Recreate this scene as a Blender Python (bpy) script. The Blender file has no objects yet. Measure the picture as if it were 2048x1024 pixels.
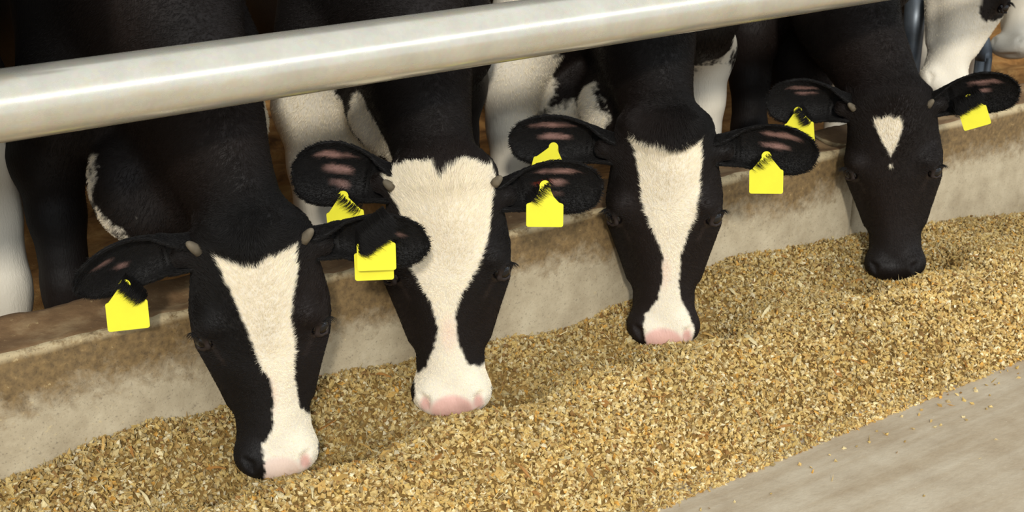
import bpy, bmesh, math, time
import numpy as np
from mathutils import Vector, Matrix
T0 = time.time()
rng = np.random.default_rng(7)
SC = bpy.context.scene
COL = SC.collection

# ------------------------------------------------------------------ camera
F_PX, W_PX = 2800.0, 2048.0
PITCH = math.atan(1046 / F_PX)
HEAD_T = math.atan(4076 / math.hypot(F_PX, 1046))
CAM = np.array([0.0, -2.41, 1.5])
_d = np.array([math.cos(HEAD_T), math.sin(HEAD_T)])
C_FW = np.array([_d[0] * math.cos(PITCH), _d[1] * math.cos(PITCH), -math.sin(PITCH)])
C_UP = np.array([_d[0] * math.sin(PITCH), _d[1] * math.sin(PITCH), math.cos(PITCH)])
C_RT = np.array([_d[1], -_d[0], 0.0])
cam_data = bpy.data.cameras.new('camera')
cam_data.sensor_width = 36
cam_data.lens = F_PX / W_PX * 36
cam_data.clip_start = 0.05
cam_data.dof.use_dof = True
cam_data.dof.focus_distance = 2.88
cam_data.dof.aperture_fstop = 9.0
cam = bpy.data.objects.new('camera', cam_data)
COL.objects.link(cam)
cam.matrix_world = Matrix(((C_RT[0], C_UP[0], -C_FW[0], CAM[0]), (C_RT[1], C_UP[1], -C_FW[1], CAM[1]),
                           (C_RT[2], C_UP[2], -C_FW[2], CAM[2]), (0, 0, 0, 1)))
SC.camera = cam
# ------------------------------------------------------------------ light
SC.view_settings.view_transform = 'Standard'
SC.view_settings.look = 'None'
SC.view_settings.exposure = 0.0
SC.view_settings.gamma = 1.0
SC.view_settings.use_curve_mapping = False
world = bpy.data.worlds.new('world')
SC.world = world
world.use_nodes = True
bgn = world.node_tree.nodes['Background']
bgn.inputs[0].default_value = (0.93, 0.97, 1.0, 1)
bgn.inputs[1].default_value = 0.95
sun_d = bpy.data.lights.new('sun', 'SUN')
sun_d.energy = 1.75
sun_d.color = (1.0, 0.95, 0.86)
sun_d.angle = math.radians(4.0)
sun = bpy.data.objects.new('sun', sun_d)
COL.objects.link(sun)
sun_az, sun_el = math.radians(56.0), math.radians(27.0)
sun_dir = Vector((math.cos(sun_az) * math.cos(sun_el), math.sin(sun_az) * math.cos(sun_el), -math.sin(sun_el)))
sun.rotation_euler = sun_dir.to_track_quat('-Z', 'Y').to_euler()
sun.location = (-4, -6, 5)
# daylight coming in under the eave along the far side of the alley
eave_d = bpy.data.lights.new('eave_daylight', 'AREA')
eave_d.shape = 'RECTANGLE'
eave_d.size, eave_d.size_y = 24.0, 0.8
eave_d.energy = 330
eave_d.color = (0.82, 0.91, 1.0)
eave = bpy.data.objects.new('eave_daylight', eave_d)
COL.objects.link(eave)
eave.location = (4, -7.0, 4.0)
eave.rotation_euler = Vector((0, 6.7, -3.0)).to_track_quat('-Z', 'Y').to_euler()


# ------------------------------------------------------------------ helpers
def ray(px, py):
    return C_FW + (px - 1024) / F_PX * C_RT + (512 - py) / F_PX * C_UP


def at(px, py, y):          # world point seen at a photo position, on the vertical plane at depth y
    r = ray(px, py)
    return CAM + r * ((y - CAM[1]) / r[1])


def atz(px, py, z):         # the same on the horizontal plane at height z
    r = ray(px, py)
    return CAM + r * ((z - CAM[2]) / r[2])


def hit(px, py, p, n):
    r = ray(px, py)
    return CAM + r * (np.dot(p - CAM, n) / np.dot(r, n))


def srgb(r, g, b):
    f = lambda c: c / 12.92 if c <= 0.04045 else ((c + 0.055) / 1.055) ** 2.4
    return (f(r / 255), f(g / 255), f(b / 255), 1.0)


def nrm(v):
    v = np.asarray(v, float)
    return v / np.linalg.norm(v)


def tag(o, label=None, cat=None, group=None, kind=None):
    if label: o['label'] = label
    if cat: o['category'] = cat
    if group: o['group'] = group
    if kind: o['kind'] = kind
    return o


def empty(name, loc, label=None, cat=None, group=None, kind=None):
    o = bpy.data.objects.new(name, None)
    o.empty_display_size = 0.1
    COL.objects.link(o)
    o.location = loc
    return tag(o, label, cat, group, kind)


def attach(o, parent):
    if parent is not None:
        o.parent = parent
        m = Matrix.Identity(4)
        q = parent
        while q is not None:
            m = q.matrix_basis @ m
            q = q.parent
        o.matrix_parent_inverse = m.inverted()
    return o


def np_mesh(name, verts, faces, mat=None, parent=None, smooth=True, mats=None):
    """faces: list of (n,k) int arrays"""
    if not isinstance(faces, (list, tuple)):
        faces = [faces]
    me = bpy.data.meshes.new(name)
    nv = len(verts)
    me.vertices.add(nv)
    me.vertices.foreach_set('co', np.asarray(verts, np.float32).ravel())
    tot = sum(f.size for f in faces)
    npoly = sum(len(f) for f in faces)
    me.loops.add(tot)
    me.polygons.add(npoly)
    me.loops.foreach_set('vertex_index', np.concatenate([f.ravel() for f in faces]).astype(np.int32))
    sizes = np.concatenate([np.full(len(f), f.shape[1]) for f in faces])
    starts = np.concatenate([[0], np.cumsum(sizes)[:-1]]).astype(np.int32)
    me.polygons.foreach_set('loop_start', starts)
    me.polygons.foreach_set('use_smooth', np.full(npoly, smooth))
    me.update(calc_edges=True)
    if mat: me.materials.append(mat)
    o = bpy.data.objects.new(name, me)
    COL.objects.link(o)
    attach(o, parent)
    return o


def set_color(o, name, cols):
    a = o.data.attributes.new(name, 'FLOAT_COLOR', 'POINT')
    c = np.ones((len(cols), 4), np.float32)
    c[:, :cols.shape[1]] = cols
    a.data.foreach_set('color', c.ravel())


def bm_obj(name, bm, mat, parent=None, smooth=True):
    me = bpy.data.meshes.new(name)
    bmesh.ops.recalc_face_normals(bm, faces=bm.faces)
    bm.to_mesh(me)
    bm.free()
    for p in me.polygons: p.use_smooth = smooth
    if mat: me.materials.append(mat)
    o = bpy.data.objects.new(name, me)
    COL.objects.link(o)
    return attach(o, parent)


def _hash(ix, iy, iz, seed):
    h = (ix * 374761393 + iy * 668265263 + iz * 2147483647 + seed * 974634) & 0x7fffffff
    h = (h ^ (h >> 13)) * 1274126177 & 0x7fffffff
    return ((h ^ (h >> 16)) & 0xffff) / 65535.0


def vnoise(p, scale, seed=0):
    q = np.asarray(p) * scale
    i = np.floor(q).astype(np.int64)
    f = q - i
    f = f * f * (3 - 2 * f)
    out = 0
    for a in (0, 1):
        for b in (0, 1):
            for c in (0, 1):
                w = (f[..., 0] if a else 1 - f[..., 0]) * (f[..., 1] if b else 1 - f[..., 1]) * (f[..., 2] if c else 1 - f[..., 2])
                out = out + w * _hash(i[..., 0] + a, i[..., 1] + b, i[..., 2] + c, seed)
    return out * 2 - 1


# ------------------------------------------------------------------ materials
def new_mat(name):
    m = bpy.data.materials.new(name)
    m.use_nodes = True
    nt = m.node_tree
    return m, nt, nt.nodes['Principled BSDF'], nt.nodes, nt.links


def noise_node(N, L, vec, scale, detail=6, rough=0.6, dist=0.0):
    n = N.new('ShaderNodeTexNoise')
    n.inputs['Scale'].default_value = scale
    n.inputs['Detail'].default_value = detail
    n.inputs['Roughness'].default_value = rough
    n.inputs['Distortion'].default_value = dist
    if vec is not None: L.new(vec, n.inputs['Vector'])
    return n


def ramp(N, L, src, stops):
    r = N.new('ShaderNodeValToRGB')
    while len(r.color_ramp.elements) > 1:
        r.color_ramp.elements.remove(r.color_ramp.elements[-1])
    r.color_ramp.elements[0].position = stops[0][0]
    r.color_ramp.elements[0].color = stops[0][1]
    for p, c in stops[1:]:
        e = r.color_ramp.elements.new(p)
        e.color = c
    L.new(src, r.inputs[0])
    return r


def mixc(N, L, fac, a, b, mode='MIX'):
    m = N.new('ShaderNodeMix')
    m.data_type = 'RGBA'
    m.blend_type = mode
    for s, v in ((0, fac), (6, a), (7, b)):
        if isinstance(v, (int, float)): m.inputs[s].default_value = v
        elif isinstance(v, tuple): m.inputs[s].default_value = v
        else: L.new(v, m.inputs[s])
    return m.outputs[2]


def math_node(N, L, op, a, b=None, c=None):
    m = N.new('ShaderNodeMath')
    m.operation = op
    for s, v in ((0, a), (1, b), (2, c)):
        if v is None: continue
        if isinstance(v, (int, float)): m.inputs[s].default_value = v
        else: L.new(v, m.inputs[s])
    return m.outputs[0]


def bump(N, L, B, h, strength=0.3, dist=0.01):
    b = N.new('ShaderNodeBump')
    b.inputs['Strength'].default_value = strength
    b.inputs['Distance'].default_value = dist
    L.new(h, b.inputs['Height'])
    L.new(b.outputs[0], B.inputs['Normal'])


def geo_pos(N):
    return N.new('ShaderNodeNewGeometry').outputs['Position']


def simple_mat(name, col, rough=0.5, metal=0.0, var=0.12, scale=40):
    m, nt, B, N, L = new_mat(name)
    tc = N.new('ShaderNodeTexCoord')
    n = noise_node(N, L, tc.outputs['Object'], scale)
    dark = tuple(c * (1 - 2 * var) for c in col[:3]) + (1,)
    r = ramp(N, L, n.outputs[0], [(0.3, dark), (0.7, col)])
    L.new(r.outputs[0], B.inputs['Base Color'])
    B.inputs['Roughness'].default_value = rough
    B.inputs['Metallic'].default_value = metal
    return m


def make_coat():
    m, nt, B, N, L = new_mat('cow_coat')
    a = N.new('ShaderNodeAttribute'); a.attribute_name = 'coat'
    w = N.new('ShaderNodeAttribute'); w.attribute_name = 'wet'
    L.new(a.outputs['Color'], B.inputs['Base Color'])
    mr = N.new('ShaderNodeMapRange')
    L.new(w.outputs['Fac'], mr.inputs[0])
    mr.inputs[3].default_value = 0.6
    mr.inputs[4].default_value = 0.38
    L.new(mr.outputs[0], B.inputs['Roughness'])
    B.inputs['Specular IOR Level'].default_value = 0.22
    tc = N.new('ShaderNodeTexCoord')
    mp = N.new('ShaderNodeMapping')
    mp.inputs['Scale'].default_value = (1, 1, 0.25)
    L.new(tc.outputs['Object'], mp.inputs[0])
    n = noise_node(N, L, mp.outputs[0], 260, 3)
    n2 = noise_node(N, L, tc.outputs['Object'], 30, 3)
    s = math_node(N, L, 'MULTIPLY_ADD', n2.outputs[0], 0.8, n.outputs[0])
    bump(N, L, B, s, 0.35, 0.004)
    return m


def make_fur():
    m, nt, B, N, L = new_mat('cow_fur')
    a = N.new('ShaderNodeAttribute'); a.attribute_name = 'coat'
    L.new(a.outputs['Color'], B.inputs['Base Color'])
    B.inputs['Roughness'].default_value = 0.55
    B.inputs['Specular IOR Level'].default_value = 0.22
    return m


def make_concrete(name, kind):
    m, nt, B, N, L = new_mat(name)
    pos = geo_pos(N)
    sep = N.new('ShaderNodeSeparateXYZ'); L.new(pos, sep.inputs[0])
    n1 = noise_node(N, L, pos, 9, 8, 0.65)
    n2 = noise_node(N, L, pos, 70, 5, 0.6)
    n3 = noise_node(N, L, pos, 3.2, 4, 0.6, 0.5)
    n5 = noise_node(N, L, pos, 26, 9, 0.75, 0.3)
    n6 = noise_node(N, L, pos, 210, 3, 0.6)
    if kind == 'curb':
        base = ramp(N, L, n1.outputs[0], [(0.3, srgb(156, 141, 114)), (0.55, srgb(183, 169, 141)), (0.75, srgb(200, 188, 160))])
        # brown manure and feed staining that is heaviest near the top edge, uneven along the curb
        hgt = N.new('ShaderNodeMapRange'); L.new(sep.outputs[2], hgt.inputs[0])
        hgt.inputs[1].default_value = 0.24; hgt.inputs[2].default_value = 0.40
        st = math_node(N, L, 'MULTIPLY_ADD', n3.outputs[0], 1.1, math_node(N, L, 'MULTIPLY_ADD', n1.outputs[0], 0.9, -1.0))
        st = math_node(N, L, 'ADD', st, math_node(N, L, 'MULTIPLY', hgt.outputs[0], 1.12))
        st = math_node(N, L, 'ADD', st, math_node(N, L, 'MULTIPLY_ADD', n5.outputs[0], 1.3, -0.65))
        r = ramp(N, L, st, [(0.40, (0, 0, 0, 1)), (0.66, (0.6, 0.6, 0.6, 1)), (0.9, (0.95, 0.95, 0.95, 1))])
        brown = ramp(N, L, n2.outputs[0], [(0.3, srgb(86, 66, 37)), (0.7, srgb(136, 109, 66))])
        c = mixc(N, L, r.outputs[0], base.outputs[0], brown.outputs[0])
        fl = ramp(N, L, n2.outputs[0], [(0.66, (0, 0, 0, 1)), (0.74, (0.6, 0.6, 0.6, 1))])
        c = mixc(N, L, fl.outputs[0], c, srgb(206, 186, 140))
        edg = N.new('ShaderNodeMapRange'); L.new(sep.outputs[2], edg.inputs[0]); edg.inputs[1].default_value = .424; edg.inputs[2].default_value = .436
        em = math_node(N, L, 'MULTIPLY', edg.outputs[0], ramp(N, L, n5.outputs[0], [(0.36, (0, 0, 0, 1)), (0.5, (.8, .8, .8, 1))]).outputs[0])
        c = mixc(N, L, em, c, srgb(196, 178, 140))
        pit = ramp(N, L, n6.outputs[0], [(0.30, (0.55, 0.55, 0.55, 1)), (0.42, (1, 1, 1, 1))])
        c = mixc(N, L, 0.8, c, pit.outputs[0], 'MULTIPLY')
        L.new(c, B.inputs['Base Color'])
    elif kind == 'top':
        base = ramp(N, L, n1.outputs[0], [(0.25, srgb(96, 70, 44)), (0.5, srgb(134, 104, 70)), (0.72, srgb(178, 152, 112))])
        fl = ramp(N, L, n2.outputs[0], [(0.62, (0, 0, 0, 1)), (0.72, (0.7, 0.7, 0.7, 1))])
        c = mixc(N, L, fl.outputs[0], base.outputs[0], srgb(190, 165, 118))
        L.new(c, B.inputs['Base Color'])
    elif kind == 'alley':
        base = ramp(N, L, n1.outputs[0], [(0.3, srgb(164, 145, 118)), (0.5, srgb(182, 165, 138)), (0.7, srgb(195, 180, 154))])
        mp = N.new('ShaderNodeMapping'); mp.inputs['Scale'].default_value = (0.8, 9, 1)
        mp.inputs['Rotation'].default_value = (0, 0, math.radians(12))
        L.new(pos, mp.inputs[0])
        n4 = noise_node(N, L, mp.outputs[0], 2.2, 5, 0.6)
        r = ramp(N, L, n4.outputs[0], [(0.4, srgb(160, 140, 110)), (0.62, srgb(205, 195, 172))])
        c = mixc(N, L, 0.28, base.outputs[0], r.outputs[0])
        sp = ramp(N, L, n2.outputs[0], [(0.66, (0, 0, 0, 1)), (0.75, (0.5, 0.5, 0.5, 1))])
        c = mixc(N, L, sp.outputs[0], c, srgb(214, 203, 176))
        L.new(c, B.inputs['Base Color'])
    B.inputs['Roughness'].default_value = 0.85
    h = math_node(N, L, 'MULTIPLY_ADD', n2.outputs[0], 0.5, n1.outputs[0])
    bump(N, L, B, h, 0.5, 0.006)
    return m


def make_bedding():
    m, nt, B, N, L = new_mat('bedding')
    pos = geo_pos(N)
    n1 = noise_node(N, L, pos, 7, 8, 0.7, 0.8)
    r = ramp(N, L, n1.outputs[0], [(0.3, srgb(100, 66, 30)), (0.48, srgb(186, 132, 70)), (0.68, srgb(222, 174, 106))])
    L.new(r.outputs[0], B.inputs['Base Color'])
    B.inputs['Roughness'].default_value = 0.8
    bump(N, L, B, n1.outputs[0], 0.8, 0.03)
    return m


def make_galv():
    m, nt, B, N, L = new_mat('galvanised_steel')
    tc = N.new('ShaderNodeTexCoord')
    n1 = noise_node(N, L, tc.outputs['Object'], 10, 8, 0.7)
    mp = N.new('ShaderNodeMapping'); mp.inputs['Scale'].default_value = (1.2, 6, 6)
    L.new(tc.outputs['Object'], mp.inputs[0])
    n2 = noise_node(N, L, mp.outputs[0], 3.5, 6, 0.7, 0.4)
    v = N.new('ShaderNodeTexVoronoi'); v.inputs['Scale'].default_value = 120
    L.new(tc.outputs['Object'], v.inputs['Vector'])
    base = ramp(N, L, n1.outputs[0], [(0.3, srgb(204, 199, 184)), (0.55, srgb(217, 212, 196)), (0.75, srgb(226, 221, 207))])
    dirt = ramp(N, L, n2.outputs[0], [(0.56, (0, 0, 0, 1)), (0.75, (0.5, 0.5, 0.5, 1))])
    c = mixc(N, L, dirt.outputs[0], base.outputs[0], srgb(214, 192, 146))
    c = mixc(N, L, 0.06, c, v.outputs['Color'], 'MULTIPLY')
    L.new(c, B.inputs['Base Color'])
    B.inputs['Metallic'].default_value = 0.6
    rr = ramp(N, L, n2.outputs[0], [(0.35, (0.20, 0.20, 0.20, 1)), (0.7, (0.32, 0.32, 0.32, 1))])
    L.new(rr.outputs[0], B.inputs['Roughness'])
    bump(N, L, B, n1.outputs[0], 0.025, 0.004)
    return m


def attr_mat(name, attr, rough):
    m, nt, B, N, L = new_mat(name)
    a = N.new('ShaderNodeAttribute'); a.attribute_name = attr
    tc = N.new('ShaderNodeTexCoord')
    n = noise_node(N, L, tc.outputs['Object'], 220, 2)
    r = ramp(N, L, n.outputs[0], [(0.3, (0.8, 0.8, 0.8, 1)), (0.7, (1.08, 1.08, 1.08, 1))])
    c = mixc(N, L, 1.0, a.outputs['Color'], r.outputs[0], 'MULTIPLY')
    L.new(c, B.inputs['Base Color'])
    B.inputs['Roughness'].default_value = rough
    B.inputs['Specular IOR Level'].default_value = 0.25
    return m


M_COAT, M_FUR = make_coat(), make_fur()
M_CURB, M_TOP, M_ALLEY = make_concrete('curb_concrete', 'curb'), make_concrete('curb_top', 'top'), make_concrete('alley_concrete', 'alley')
M_BED, M_GALV = make_bedding(), make_galv()
M_FEED = attr_mat('feed', 'grain', 0.75)
M_TAG = simple_mat('yellow_plastic', (0.86, 0.80, 0.035, 1), 0.4, var=0.03)
M_INK = simple_mat('tag_ink', srgb(96, 92, 30), 0.6)
M_STUDDARK = simple_mat('dark_stud', srgb(28, 26, 20), 0.4)
M_EYE = simple_mat('eye_dark', (0.006, 0.005, 0.006, 1), 0.06)
M_HORN = simple_mat('horn', srgb(112, 101, 82), 0.8, var=0.25, scale=60)
M_ROOF = simple_mat('roof_sheet', srgb(120, 118, 112), 0.6)
M_BACK = simple_mat('back_wall_render', srgb(150, 138, 118), 0.85, scale=5)
M_BLUE = simple_mat('blue_grey_steel', srgb(112, 120, 128), 0.42, 0.5)

# ------------------------------------------------------------------ setting
def grid_obj(name, xs, ys, zf, mat):
    X, Y = np.meshgrid(xs, ys, indexing='ij')
    V = np.stack([X, Y, zf(X, Y)], -1).reshape(-1, 3)
    nx, ny = len(xs), len(ys)
    i = np.arange(nx * ny).reshape(nx, ny)
    Fq = np.stack([i[:-1, :-1], i[1:, :-1], i[1:, 1:], i[:-1, 1:]], -1).reshape(-1, 4)
    return np_mesh(name, V, Fq, mat)


def solid_box(name, lo, hi, mat, parent=None):
    bm = bmesh.new()
    bmesh.ops.create_cube(bm, size=1)
    for v in bm.verts:
        v.co = [lo[k] + (v.co[k] + 0.5) * (hi[k] - lo[k]) for k in range(3)]
    return bm_obj(name, bm, mat, parent, False)


def alley_z(X, Y):
    P = np.stack([X, Y, X * 0], -1)
    return vnoise(P, 3.0, 3) * 0.002


floor = grid_obj('floor', np.linspace(-4, 9, 131), np.linspace(-5, 0.2, 61), alley_z, M_ALLEY)
tag(floor, 'pale worn concrete of the feeding alley', kind='structure')


def pen_z(X, Y):
    P = np.stack([X, Y, X * 0], -1)
    return 0.03 * vnoise(P * np.array([0.5, 1.4, 1]), 4.0, 5) + 0.02 * vnoise(P, 11.0, 6) - 0.02


pen = grid_obj('floor_pen', np.linspace(-4, 9, 240), np.linspace(0.15, 6.5, 180), pen_z, M_BED)
tag(pen, 'brown trampled bedding on the floor of the pen', kind='structure')
bw = solid_box('wall_back', (-4, 6.5, -0.1), (9, 6.7, 3.6), M_BACK); tag(bw, kind='structure')
rf = solid_box('ceiling', (-4, 0.9, 3.3), (9, 6.7, 3.4), M_ROOF); tag(rf, kind='structure')
SL, SR = (-4.2, 0.1, -0.1), (9.2, 6.7, 3.4)
tag(solid_box('wall_left', (-4.2, 0.1, -0.1), (-4.0, 6.7, 3.4), M_BACK), kind='structure')
tag(solid_box('wall_right', (9.0, 0.1, -0.1), (9.2, 6.7, 3.4), M_BACK), kind='structure')

curb = empty('wall_front', (2, 0.1, 0), 'low stained concrete curb between the cows and the feed', kind='structure')


def curb_panel(x0, x1, seed):
    n = max(8, int((x1 - x0) / 0.012))
    xs = np.linspace(x0 + 0.003, x1 - 0.003, n)
    prof = np.array([[-0.012, -0.05], [-0.008, 0.10], [-0.004, 0.22], [-0.002, 0.30], [0, 0.36], [0, 0.40], [0, 0.42], [0.001, 0.432], [0.005, 0.441], [0.014, 0.446],
                     [0.03, 0.446], [0.05, 0.444], [0.075, 0.442], [0.10, 0.442], [0.13, 0.444], [0.16, 0.446], [0.18, 0.444], [0.19, 0.436], [0.195, 0.42], [0.20, 0.30], [0.20, -0.05]])
    m = len(prof)
    X = np.repeat(xs[:, None], m, 1)
    Y = np.repeat(prof[None, :, 0], n, 0)
    Z = np.repeat(prof[None, :, 1], n, 0)
    P = np.stack([X, Y, Z], -1)
    d = 0.004 * vnoise(P, 9, seed) + 0.0022 * vnoise(P, 34, seed + 1) + 0.0012 * vnoise(P, 90, seed + 2)
    chip = np.clip(vnoise(P, 22, seed + 3) - 0.25, 0, 1) * 0.022 * np.exp(-((Y - 0.005) / 0.02) ** 2 - ((Z - 0.44) / 0.02) ** 2)
    rut = 0.010 * np.exp(-((Y - 0.09) / 0.05) ** 2) * (Z > 0.4) * (1 + 0.6 * vnoise(P, 4, seed + 5))
    P[..., 1] += np.where(Y < 0.1, -d, d) * (Z < 0.44) + chip * 0.8
    P[..., 2] += d * (Z > 0.4) - chip - rut
    i = np.arange(n * m).reshape(n, m)
    Fq = np.stack([i[:-1, :-1], i[1:, :-1], i[1:, 1:], i[:-1, 1:]], -1).reshape(-1, 4)
    V = P.reshape(-1, 3)
    caps = [i[0, ::1][None, :].copy(), i[-1, ::-1][None, :].copy()]
    o = np_mesh('concrete_panel', V, [Fq] + caps, M_CURB, curb)
    o.data.materials.append(M_TOP)
    mi = np.zeros(len(o.data.polygons), np.int32)
    cell = np.tile(np.arange(m - 1), n - 1)
    mi[:len(Fq)] = ((cell >= 9) & (cell <= 17)).astype(np.int32)
    o.data.polygons.foreach_set('material_index', mi)
    return o


for k, (a, b) in enumerate(((-4, 0.3), (0.3, 2.93), (2.93, 3.78), (3.78, 9))):
    curb_panel(a, b, 20 + 7 * k)


def tube(name, pts, r, mat, parent=None, seg=32, closed_ends=True, rfun=None):
    pts = np.asarray(pts, float)
    n = len(pts)
    tan = np.gradient(pts, axis=0)
    tan /= np.linalg.norm(tan, axis=1)[:, None]
    u = np.cross(tan[0], [0.13, 0.3, 1]); u /= np.linalg.norm(u)
    V = []
    for k in range(n):
        u = u - tan[k] * np.dot(u, tan[k]); u /= np.linalg.norm(u)
        w = np.cross(tan[k], u)
        a = np.linspace(0, 2 * np.pi, seg, endpoint=False)
        rr = r if rfun is None else rfun(k / (n - 1)) * r
        V.append(pts[k] + rr * (np.cos(a)[:, None] * u + np.sin(a)[:, None] * w))
    V = np.concatenate(V)
    i = np.arange(n * seg).reshape(n, seg)
    j = np.roll(i, -1, 1)
    Fq = np.stack([i[:-1], j[:-1], j[1:], i[1:]], -1).reshape(-1, 4)
    caps = [i[0, ::-1][None, :].copy(), i[-1][None, :].copy()] if closed_ends else []
    return np_mesh(name, V, [Fq] + caps, mat, parent)


# neck rail and its brackets and posts (the posts stand outside the view)
RAIL_Y, RAIL_Z, RAIL_R = -0.25, 0.962, 0.0565
rail = empty('feed_rail', (2.5, RAIL_Y, RAIL_Z), 'thick galvanised steel rail running above the necks of the feeding cows', 'rail')
tube('rail_pipe', [(x, RAIL_Y, RAIL_Z) for x in np.linspace(-3.8, 8.8, 40)], RAIL_R, M_GALV, rail, 48)
for x in (-1.6, 6.4):
    tube('rail_bracket', [(x, RAIL_Y, RAIL_Z), (x, 0.0, RAIL_Z), (x, 0.10, RAIL_Z)], 0.03, M_GALV, rail, 16)
    tube('post', [(x, 0.1, 0.40), (x, 0.1, 1.0), (x, 0.1, 1.6)], 0.045, M_GALV, rail, 24)


# ------------------------------------------------------------------ implicit surfaces
def axis_pts(lo, hi, f0, f1, h0, slope, hmax):
    mid = list(np.arange(f0, f1 + h0 * 0.5, h0))
    up_, p = [], mid[-1]
    while p < hi:
        p += min(hmax, h0 + slope * (p - mid[-1]))
        up_.append(p)
    dn, p = [], f0
    while p > lo:
        p -= min(hmax, h0 + slope * (f0 - p))
        dn.append(p)
    return np.array(dn[::-1] + mid + up_, np.float32)


def surface_nets(D, axes):
    S = D < 0
    nx, ny, nz = D.shape
    cnt = np.zeros((nx - 1, ny - 1, nz - 1), np.int8)
    for a in (0, 1):
        for b in (0, 1):
            for c in (0, 1):
                cnt += S[a:nx - 1 + a, b:ny - 1 + b, c:nz - 1 + c]
    act = (cnt > 0) & (cnt < 8)
    I = np.argwhere(act)
    idx = np.full(act.shape, -1, np.int32)
    idx[act] = np.arange(len(I))
    acc = np.zeros((len(I), 3)); num = np.zeros(len(I))
    cor = [(a, b, c) for a in (0, 1) for b in (0, 1) for c in (0, 1)]
    val = {k: D[I[:, 0] + k[0], I[:, 1] + k[1], I[:, 2] + k[2]] for k in cor}
    for ax in range(3):
        for k in cor:
            if k[ax]: continue
            k2 = tuple(1 if q == ax else k[q] for q in range(3))
            d0, d1 = val[k], val[k2]
            m = (d0 < 0) != (d1 < 0)
            t = np.where(m, d0 / np.where(m, d0 - d1, 1), 0)
            for q in range(3):
                acc[:, q] += m * ((t if q == ax else k[q]))
            num += m
    acc /= num[:, None]
    V = np.empty((len(I), 3))
    for q in range(3):
        A = axes[q]
        V[:, q] = A[I[:, q]] + acc[:, q] * (A[I[:, q] + 1] - A[I[:, q]])
    faces = []
    for ax in range(3):
        sl0 = [slice(None)] * 3; sl1 = [slice(None)] * 3
        sl0[ax] = slice(0, -1); sl1[ax] = slice(1, None)
        s0, s1 = S[tuple(sl0)], S[tuple(sl1)]
        E = np.argwhere(s0 != s1)
        o1, o2 = [(1, 2), (2, 0), (0, 1)][ax]
        ok = (E[:, o1] > 0) & (E[:, o2] > 0) & (E[:, o1] < D.shape[o1] - 1) & (E[:, o2] < D.shape[o2] - 1)
        E = E[ok]
        flip = s0[tuple(E.T)]

        def cell(da, db):
            e = E.copy(); e[:, o1] -= da; e[:, o2] -= db
            return idx[tuple(e.T)]
        q = np.stack([cell(1, 1), cell(0, 1), cell(0, 0), cell(1, 0)], -1)
        q[flip] = q[flip][:, ::-1]
        faces.append(q)
    return V, np.concatenate(faces)


class Field:
    def __init__(s, O, R, axes):
        s.O, s.R, s.ax = np.asarray(O), np.asarray(R), axes      # rows of R are the local axes in world space
        s.D = np.full(tuple(len(a) for a in axes), 9.0, np.float32)

    def loc(s, p): return s.R @ (np.asarray(p, float) - s.O)

    def block(s, lo, hi):
        sl = tuple(slice(max(0, np.searchsorted(a, lo[k]) - 1), min(len(a), np.searchsorted(a, hi[k]) + 1)) for k, a in enumerate(s.ax))
        if any(q.stop - q.start < 1 for q in sl): return None, None
        X = np.meshgrid(*[s.ax[k][sl[k]] for k in range(3)], indexing='ij', sparse=True)
        return sl, X

    def blend(s, sl, d, k, sub=False):
        a = s.D[sl]
        if sub:
            h = np.clip(0.5 - 0.5 * (a + d) / k, 0, 1)
            s.D[sl] = a * (1 - h) - d * h + k * h * (1 - h)
        else:
            h = np.clip(0.5 + 0.5 * (a - d) / k, 0, 1)
            s.D[sl] = a * (1 - h) + d * h - k * h * (1 - h)

    def cone(s, A, B, ra, rb, k=0.03, lat=None, q=1.0, sub=False):
        a, b = s.loc(A), s.loc(B)
        r = max(ra, rb) + k + 0.03
        sl, X = s.block(np.minimum(a, b) - r, np.maximum(a, b) + r)
        if sl is None: return
        P = [X[i] - a[i] for i in range(3)]
        ab = b - a
        if lat is not None:
            l = s.R @ nrm(lat)
            dl = P[0] * l[0] + P[1] * l[1] + P[2] * l[2]
            f = 1 / q - 1
            P = [P[i] + dl * l[i] * f for i in range(3)]
            ab = ab + l * np.dot(ab, l) * f
        t = np.clip((P[0] * ab[0] + P[1] * ab[1] + P[2] * ab[2]) / max(1e-9, np.dot(ab, ab)), 0, 1)
        d = np.sqrt(sum((P[i] - t * ab[i]) ** 2 for i in range(3))) - (ra + (rb - ra) * t)
        if lat is not None: d = d * (0.5 + 0.5 * q)
        s.blend(sl, d, k, sub)

    def ell(s, C, rad, frame=None, k=0.05, sub=False):
        c = s.loc(C)
        Fm = np.eye(3) if frame is None else (s.R @ np.asarray(frame).T).T     # rows: axes in field space
        r = max(rad) + k + 0.02
        sl, X = s.block(c - r, c + r)
        if sl is None: return
        P = [X[i] - c[i] for i in range(3)]
        g = 0; h = 0
        for j in range(3):
            u = P[0] * Fm[j][0] + P[1] * Fm[j][1] + P[2] * Fm[j][2]
            g = g + (u / rad[j]) ** 2
            h = h + (u / rad[j] ** 2) ** 2
        g = np.sqrt(g); h = np.sqrt(h) + 1e-9
        s.blend(sl, np.clip(g * (g - 1) / h, -1, 1), k, sub)


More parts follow.
